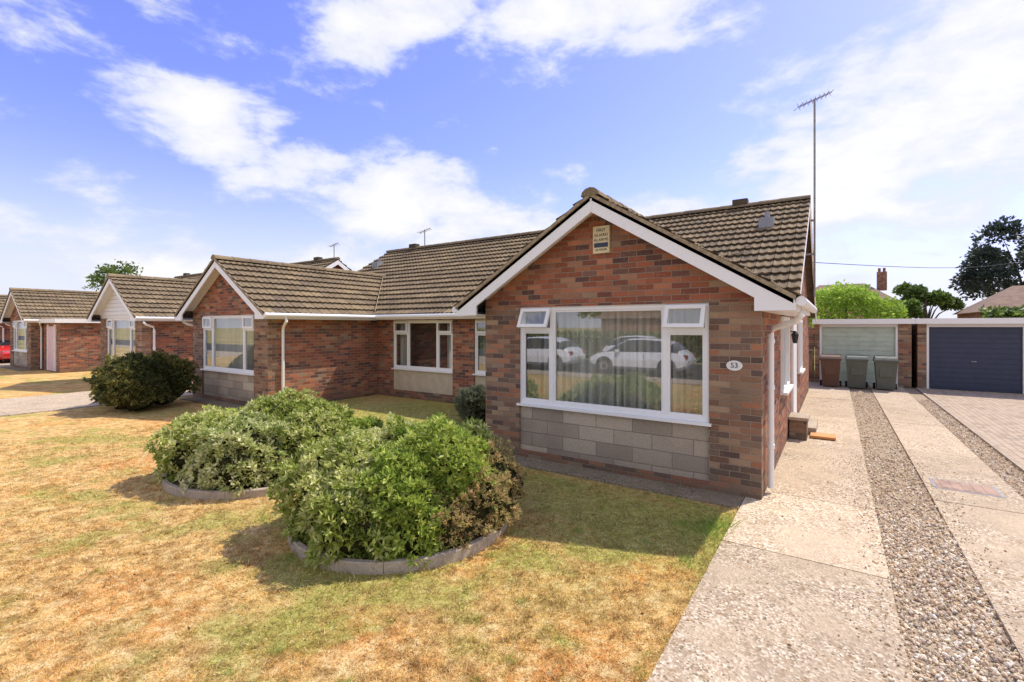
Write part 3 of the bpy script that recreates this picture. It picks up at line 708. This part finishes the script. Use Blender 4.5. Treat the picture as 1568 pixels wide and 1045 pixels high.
w=RNG.uniform(.0014,.0030,n)*(1+.13*np.hypot(X,Y)); a=RNG.uniform(0,2*np.pi,n); ln=RNG.uniform(.5,2.0,n)*h; la=RNG.uniform(0,2*np.pi,n)
V=np.zeros((n,3,3)); V[:,0]=np.stack([X-w*np.cos(a),Y-w*np.sin(a),0*X-.003],1); V[:,1]=np.stack([X+w*np.cos(a),Y+w*np.sin(a),0*X-.003],1)
V[:,2]=np.stack([X+ln*np.cos(la),Y+ln*np.sin(la),h],1)
c=lawn_cols(X,Y)*RNG.uniform(.7,1.3,(n,1)); 
gr=RNG.random(n)<.06; c[gr]=np.array([.32,.34,.09])
wh=RNG.random(n)<.10; c[wh]=np.array([.90,.72,.40])
mx=np.clip(tuft+wd*.85,0,1)[:,None]*.9
c=c*(1-mx)+np.array([.24,.40,.06])*mx
mesh_np('lawn_grass',V.reshape(-1,3),np.arange(3*n).reshape(-1,3),M_GRASSB,col=np.repeat(np.clip(c,0,.92),3,0))

# ------------------------------------------------------------------ bushes
def leaves(P_,D,size,col,width=.42,fold=.25):
    n=len(P_); up=RNG.normal(size=(n,3)); S=np.cross(D,up); S/=np.linalg.norm(S,axis=1,keepdims=True)+1e-9
    N=np.cross(S,D); s=size[:,None]
    V=np.zeros((n,4,3)); V[:,0]=P_; V[:,2]=P_+D*s; mid=P_+D*s*.5
    V[:,1]=mid+S*s*width*.5+N*s*fold*.3; V[:,3]=mid-S*s*width*.5+N*s*fold*.3
    i=4*np.arange(n)[:,None]; F=np.concatenate([i+np.array([[0,1,2]]),i+np.array([[0,2,3]])],0)
    return V.reshape(-1,3),F,np.repeat(col,4,0)
def lump_pts(lumps,n,zmin=.05,depth=.16,rough=.12):
    L=np.array(lumps,float); w=L[:,3]**2; w/=w.sum()
    out=[];dirs=[];ids=[]
    while sum(map(len,out))<n:
        m=n*2; i=RNG.choice(len(L),m,p=w); d=RNG.normal(size=(m,3)); d/=np.linalg.norm(d,axis=1,keepdims=True)
        d[:,2]=np.where(d[:,2]<-.45,-d[:,2],d[:,2])
        bumpy=1+rough*2*(vnoise(d[:,0]*3.1+i*7,d[:,1]*3.1+d[:,2]*4,5)-.5)+rough*1.2*(vnoise(d[:,0]*8+i*3,d[:,1]*8+d[:,2]*9,8)-.5)
        rr=L[i,3]*bumpy*(1-depth*RNG.random(m)**1.6)
        sq=L[i,4] if L.shape[1]>4 else 1
        p=L[i,:3]+d*rr[:,None]*np.stack([np.ones(m),np.ones(m),np.ones(m)*sq],1)
        ok=p[:,2]>zmin
        for j in range(len(L)):
            q=(p-L[j,:3]); 
            if L.shape[1]>4: q[:,2]/=L[j,4]
            ok&=~((np.linalg.norm(q,axis=1)<L[j,3]*.80)&(i!=j))
        out.append(p[ok]);dirs.append(d[ok]);ids.append(i[ok])
    return np.concatenate(out)[:n],np.concatenate(dirs)[:n],np.concatenate(ids)[:n]
def core(name,lumps,parent,f=.80,mat=None):
    VV=[];FF=[];o=0
    for L in lumps:
        nu,nv=18,10; sq=L[4] if len(L)>4 else 1
        for j in range(nv+1):
            for i in range(nu):
                a=2*math.pi*i/nu;t=math.pi*j/nv; rr=L[3]*f*(1+.1*math.sin(3*a+j)+.06*math.sin(7*a+2*j))
                VV.append((L[0]+rr*math.sin(t)*math.cos(a),L[1]+rr*math.sin(t)*math.sin(a),max(.01,L[2]+rr*sq*math.cos(t))))
        for j in range(nv):
            for i in range(nu): FF.append((o+j*nu+i,o+(j+1)*nu+i,o+(j+1)*nu+(i+1)%nu,o+j*nu+(i+1)%nu))
        o=len(VV)
    return mesh_np(name,VV,FF,mat or M_CORE,parent)
def bush(name,lumps,tips,leaf,pals,k=7,spread=.85,f=.80,rough=.12,width=.42,bias=0.0):
    e=empty(name)
    p,d,ids=lump_pts(lumps,tips,rough=rough)
    d=d+np.array([0,0,.35]); d/=np.linalg.norm(d,axis=1,keepdims=True)
    t=np.cross(d,RNG.normal(size=d.shape)); t/=np.linalg.norm(t,axis=1,keepdims=True); s=np.cross(d,t)
    tone=RNG.random(len(p))
    patch=fbm(p[:,0]*2.2+p[:,2],p[:,1]*2.2+p[:,2]*1.7,61,3)
    PP=[];DD=[];CC=[];SS=[]
    for j in range(k):
        a=2*np.pi*j/k+RNG.uniform(-.4,.4,len(p)); lift=.35+.75*(j%2)+RNG.uniform(-.2,.3,len(p))
        dd=d*lift[:,None]+spread*(t*np.cos(a)[:,None]+s*np.sin(a)[:,None]); dd/=np.linalg.norm(dd,axis=1,keepdims=True)
        PP.append(p-d*.012+RNG.normal(0,.006,p.shape)); DD.append(dd); SS.append(leaf*RNG.uniform(.65,1.2,len(p)))
        c=np.zeros((len(p),3))
        for li in range(len(lumps)):
            pal=np.array(pals[li%len(pals)]); mk=ids==li
            ix=np.clip(((tone[mk]*.5+patch[mk]*.9-.2+bias)+RNG.uniform(-.25,.25,mk.sum()))*len(pal),0,len(pal)-1).astype(int)
            c[mk]=pal[ix]
        CC.append(c*RNG.uniform(.75,1.25,(len(p),1)))
    V,F,Cl=leaves(np.concatenate(PP),np.concatenate(DD),np.concatenate(SS),np.concatenate(CC),width)
    mesh_np('leaves',V,F,M_LEAF,e,col=np.clip(Cl,0,.9))
    core('dark_core',lumps,e,f)  # solid dark lumps added behind the leaves so gaps don't show through
    return e
VAR=[(.16,.20,.03),(.26,.33,.05),(.41,.47,.10),(.58,.61,.20),(.74,.73,.34)]
GRN=[(.12,.18,.025),(.20,.29,.04),(.30,.40,.06),(.41,.50,.09),(.54,.60,.14)]
VA2=[(.17,.22,.04),(.29,.35,.08),(.45,.51,.16),(.62,.64,.28),(.76,.75,.42)]
DRY=[(.16,.19,.05),(.30,.30,.10),(.50,.38,.17),(.60,.42,.20),(.40,.42,.14)]
DK=[(.05,.06,.022),(.08,.10,.03),(.12,.14,.04),(.18,.18,.05),(.30,.26,.08)]
DY=[(.14,.15,.03),(.26,.27,.05),(.42,.38,.08),(.52,.46,.12)]
x,y,_=BED1
bush('euonymus_bush',[(x-.34,y-.37,.30,.64,.92),(x+.15,y-.58,.24,.52,.9),(x-.62,y+.08,.30,.5,.9),(x-.1,y+.1,.40,.58,.95)],4100,.064,[VAR,VAR,VA2,VAR],rough=.22,bias=.08)
bush('euonymus_bush',[(x+.42,y+.10,.50,.54,.98),(x+.37,y-.32,.38,.50,1.0),(x+.14,y+.55,.42,.5,1.0),(x+.5,y-.36,.22,.46,.9)],3600,.068,[GRN,GRN,VAR,GRN],rough=.2,bias=.05)
bush('dry_shrub',[(x+.82,y+.20,.28,.36,1.0),(x+.72,y+.55,.35,.38,1.0),(x+.76,y-.18,.18,.33,1.0)],2300,.04,[DRY],rough=.28,spread=.5)
x,y,_=BED2
bush('euonymus_bush',[(x-.35,y-.6,.31,.62,.85),(x-.1,y+.2,.36,.72,.85),(x-.68,y-.1,.30,.56,.85),(x+.4,y-.5,.28,.62,.88)],4600,.068,[VAR,VAR,GRN,VA2],rough=.2,bias=.06)
bush('euonymus_bush',[(x+.05,y+.75,.32,.55,.85),(x+.6,y+.3,.32,.6,.9),(x+.8,y+.75,.27,.45,.85)],2600,.068,[GRN,VAR],rough=.2,bias=.05)
bush('dark_shrub',[(-14.05,4.45,.54,.74,.95),(-13.6,4.3,.46,.56,.9),(-14.65,4.5,.55,.66,.95),(-14.0,5.0,.60,.68,.95)],5200,.075,[DK,DK,DY,DK],rough=.24,spread=.5)
bush('lavender_shrub',[(-6.15,7.8,.3,.42,1.0),(-5.85,8.0,.2,.3,1.0)],1200,.09,[[(.13,.15,.09),(.2,.22,.14),(.26,.28,.18)]],rough=.25,spread=.35,width=.2)
def bed(cx,cy,r):
    b=B('flower_bed_kerb'); n=14; sub=6
    for k in range(n):
        a0=2*math.pi*k/n+.002; a1=2*math.pi*(k+1)/n-.002; V=[];F=[]
        for j in range(sub+1):
            a=a0+(a1-a0)*j/sub
            for (rr,z) in((r+.03,-.03),(r+.03,.085),(r+.022,.095),(r-.022,.095),(r-.03,.085),(r-.03,-.03)): V.append((cx+rr*math.cos(a),cy+rr*math.sin(a),z))
        for j in range(sub):
            for q in range(5): F.append((j*6+q,(j+1)*6+q,(j+1)*6+q+1,j*6+q+1))
        F.append([0,1,2,3,4,5]); F.append([sub*6+q for q in range(5,-1,-1)])
        b.add('kerb',M_CONC2,V,F)
    V=[(cx+(r-.02)*math.cos(2*math.pi*k/40),cy+(r-.02)*math.sin(2*math.pi*k/40),.05) for k in range(40)]
    b.add('soil',M_SOIL,V,[list(range(40))]); b.flush()
bed(*BED1); bed(*BED2)
n=420; X=np.concatenate([RNG.normal(BED1[0],1.5,n),RNG.uniform(-.85,1.8,160)]); Y=np.concatenate([RNG.normal(BED1[1]-.6,1.3,n),RNG.uniform(2.4,15,160)])
D=RNG.normal(size=(len(X),3)); D[:,2]*=.15; D/=np.linalg.norm(D,axis=1,keepdims=True)
pal=np.array([(.30,.17,.07),(.45,.28,.10),(.22,.12,.06),(.55,.42,.16)])
V,F,Cl=leaves(np.stack([X,Y,np.full(len(X),.027)],1),D,RNG.uniform(.015,.035,len(X)),pal[RNG.integers(0,4,len(X))],.6)
mesh_np('fallen_leaves',V,F,M_LEAF,col=Cl)

# ------------------------------------------------------------------ trees
def tree(name,x,y,H,lumps,nl,leaf,pal,trunk=.25,depth=.6):
    e=empty(name); b=B(name)
    b.tube('trunk',M_BARK,[(x,y,-.1),(x+.1,y,H*.3),(x-.05,y+.1,H*.6),(x,y,H*.9)],[trunk,trunk*.8,trunk*.45,trunk*.1],8)
    for L in lumps:
        b.tube('limbs',M_BARK,[(x,y,H*.3),((x+L[0])/2,(y+L[1])/2,(H*.35+L[2])/2+.2),(L[0],L[1],L[2])],[trunk*.4,trunk*.25,trunk*.08],6)
    b.flush(e)
    p,d,ids=lump_pts(lumps,nl,zmin=.3,depth=depth,rough=.3)
    dd=d+RNG.normal(0,.7,d.shape); dd/=np.linalg.norm(dd,axis=1,keepdims=True)
    pal=np.array(pal); cl=fbm(p[:,0]*.9,p[:,1]*.9+p[:,2],71,3)
    ix=np.clip((cl*1.2-.1+RNG.uniform(-.2,.2,nl))*len(pal),0,len(pal)-1).astype(int)
    V,F,Cl=leaves(p,dd,leaf*RNG.uniform(.6,1.3,nl),pal[ix]*RNG.uniform(.8,1.2,(nl,1)),.6)
    mesh_np('crown',V,F,M_LEAF,e,col=Cl)
DT=[(.03,.045,.035),(.045,.065,.05),(.06,.085,.06),(.085,.105,.08)]
MG=[(.07,.11,.03),(.11,.17,.04),(.17,.25,.05),(.24,.34,.07)]
R=random.Random(5)
def lum(x,y,z0,z1,r,n,s=1.0):
    return [(x+R.uniform(-r,r)*s,y+R.uniform(-r,r)*s,R.uniform(z0,z1),R.uniform(.20,.38)*r) for _ in range(n)]
tree('pine_tree',14.8,63,11.2,lum(14.8,63,4.2,10.2,4.0,26),12000,.38,DT,.35)
tree('pine_tree',19,60,9,lum(19,60,4,8.5,3.5,12),6000,.45,DT,.3)
tree('conifer_tree',6.2,52,5.8,lum(6.2,52,2,5.2,1.9,13),6000,.32,MG,.2)
tree('conifer_tree',4.0,50,4.6,lum(4.0,50,1.5,3.9,1.6,11),5000,.3,MG,.2)
tree('garden_tree',.4,26.5,3.6,[(-.3,26.3,2.5,1.15),(1.0,26.8,2.4,1.15),(.4,26,2.8,.95),(1.8,27.4,2.2,.9)],9000,.15,[(.16,.25,.03),(.27,.40,.05),(.38,.54,.08),(.5,.66,.12)],.12,.35)
tree('birch_tree',-60,18,8,lum(-60,18,4,7.2,3.0,14),3500,.26,MG,.2,.8)
tree('garden_tree',-16,-26,7,lum(-16,-26,3,6,2.5,9),3500,.35,MG,.25,.5)
def hedge(name,x0,x1,y,h,n,pal,leaf=.16,t=.7):
    e=empty(name); X=RNG.uniform(x0,x1,n); 
    s=RNG.random(n); top=h*(.88+.24*fbm(X*.5,X*0+y,3,3))
    Y=np.where(s<.35,y-t+RNG.uniform(-.15,.15,n),np.where(s<.7,y+t+RNG.uniform(-.15,.15,n),y+RNG.uniform(-t,t,n)))
    Z=np.where(s<.7,RNG.random(n)*top,top*RNG.uniform(.93,1.05,n))
    D=RNG.normal(size=(n,3)); D[:,2]+=.3; D/=np.linalg.norm(D,axis=1,keepdims=True)
    pal=np.array(pal); V,F,Cl=leaves(np.stack([X,Y,Z],1),D,leaf*RNG.uniform(.6,1.3,n),pal[RNG.integers(0,len(pal),n)],.6)
    mesh_np('leaves',V,F,M_LEAF,e,col=Cl)
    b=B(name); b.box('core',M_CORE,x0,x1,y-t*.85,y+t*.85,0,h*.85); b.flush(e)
hedge('hedge',-40,20,-16.3,1.5,24000,MG,.22)
hedge('hedge',8.3,40,45,3.0,8000,MG,.4)
hedge('hedge',-120,-52,30,3.5,9000,MG,.6)

def far_house(x,y,w,d,ez,rz,chim=None,hip=.0):
    b=B('distant_house')
    b.box('walls',M_BRICK,x-w,x+w,y-d,y+d,0,ez)
    V=[(x-w-.3,y-d-.3,ez),(x+w+.3,y-d-.3,ez),(x+w+.3,y+d+.3,ez),(x-w-.3,y+d+.3,ez),(x-w+hip,y,rz),(x+w-hip,y,rz)]
    b.add('roof',M_ROOFBR,V,[(0,1,5,4),(1,2,5),(2,3,4,5),(3,0,4),(3,2,1,0)])
    if chim:
        b.box('chimney',M_BRICK,chim-.4,chim+.4,y-.4,y+.4,rz-.8,rz+1.1)
        for s in(-.2,.2): b.tube('chimney_pot',M_BRICK,[(chim+s,y,rz+1.1),(chim+s,y,rz+1.5)],.12,8)
    b.flush()
far_house(.5,62,4,4,4.5,6.5,3.9,2.0)
far_house(11.6,50,3.2,4,3.0,5.0,None,2.4); far_house(17,49,3.5,4,3.0,5.2,None,2)
far_house(-9,-26,6,4,2.6,5.0,None,.3)

# ------------------------------------------------------------------ world, sun, camera
S=Vector((.27,.53,.80)).normalized(); el=math.asin(S.z); az=math.atan2(S.x,S.y)
world=bpy.data.worlds.new('World'); scene.world=world; world.use_nodes=True
h=NT(world.node_tree); bg=world.node_tree.nodes['Background']
sky=h.n('ShaderNodeTexSky',sky_type='NISHITA'); sky.sun_disc=False; sky.sun_elevation=el; sky.sun_rotation=az
sky.air_density=1.0; sky.dust_density=.6; sky.ozone_density=2.0
d=h.vm('NORMALIZE',h.n('ShaderNodeTexCoord').outputs['Generated'])
dz=h.sep(d)[2]
# (azimuth from +Y towards +X, elevation, half width, half height, tilt, weight) in degrees
BL=[(-46,32,13,4.2,22,1.0),(-27,33,19,5.5,0,1.0),(-66,20.5,8.5,3.8,-4,1.05),(-55,17.5,9,3.4,-10,.95),(-46,13.5,15,5.6,-6,1.25),(-33,11,13,5.2,-10,1.15),(-71,5.5,15,3.6,-10,1.05),(-50,5.5,24,4.0,0,1.0),
    (4,15,20,7.5,18,1.15),(11,23,17,8,25,1.15),(-13,10,17,5.5,5,1.1),(-79,29,4,3,0,.6),(70,30,50,25,0,1.0),(150,35,60,28,0,1.2),(-140,38,50,28,0,1.1)]  # wide last entries: unseen clouds added beyond the view to brighten shaded fronts
tot=None
for (A,E,wa,ha,ti,wt) in BL:
    A,E,ti=map(math.radians,(A,E,ti))
    c=Vector((math.sin(A)*math.cos(E),math.cos(A)*math.cos(E),math.sin(E)))
    t1=Vector((math.cos(A),-math.sin(A),0)); t2=Vector((-math.sin(A)*math.sin(E),-math.cos(A)*math.sin(E),math.cos(E)))
    u=(t1*math.cos(ti)+t2*math.sin(ti))/math.sin(math.radians(min(wa,60))); v=(t2*math.cos(ti)-t1*math.sin(ti))/math.sin(math.radians(ha))
    q=h.vm('SUBTRACT',d,tuple(c))
    x=h.vm('DOT_PRODUCT',q,tuple(u)); y=h.vm('DOT_PRODUCT',q,tuple(v)); z=h.vm('DOT_PRODUCT',q,tuple(c*1.2))
    r2=h.m('ADD',h.m('ADD',h.m('MULTIPLY',x,x),h.m('MULTIPLY',y,y)),h.m('MULTIPLY',z,z))
    g=h.m('MULTIPLY',h.m('EXPONENT',h.m('MULTIPLY',r2,-.8)),wt)
    tot=g if tot is None else h.m('MAXIMUM',tot,g)
sv=h.vm('MULTIPLY',d,(1,1,2.1))
n1=h.noise(sv,6.5,8,.6,.15)
dens=h.m('ADD',tot,h.m('MULTIPLY',h.m('SUBTRACT',n1,.5),2.6))
cl=h.mr(dens,.38,.9,0,1)
core_=h.mr(dens,.55,1.4)
ccol=h.mix(core_,C(5.7,6.0,6.8),C(7.6,7.5,7.3))
haze=h.mr(dz,.0,.40,1,0)
blue=h.mix(1.0,sky.outputs[0],C(1.38,1.20,1.98),'MULTIPLY')
base=h.mix(h.m('MULTIPLY',h.m('POWER',haze,1.9),.9),blue,C(5.9,6.2,7.1))
fin=h.mix(h.m('MULTIPLY',cl,.92),base,ccol)
h.put(bg.inputs[0],fin); bg.inputs[1].default_value=.14
sun=bpy.data.lights.new('sun','SUN'); sun.energy=5.0; sun.angle=math.radians(.5); sun.color=(1,.93,.80)
so=bpy.data.objects.new('sun',sun); so.rotation_euler=S.to_track_quat('Z','Y').to_euler(); so.location=(5,10,20); COL.objects.link(so)
cam=bpy.data.cameras.new('camera'); cam.lens=16.76; cam.sensor_width=36; cam.shift_y=-.0143; cam.clip_end=2000; cam.clip_start=.05
co=bpy.data.objects.new('camera',cam); co.location=(0,0,2.0); co.rotation_euler=(math.radians(90),0,math.radians(34.2)); COL.objects.link(co)
scene.camera=co
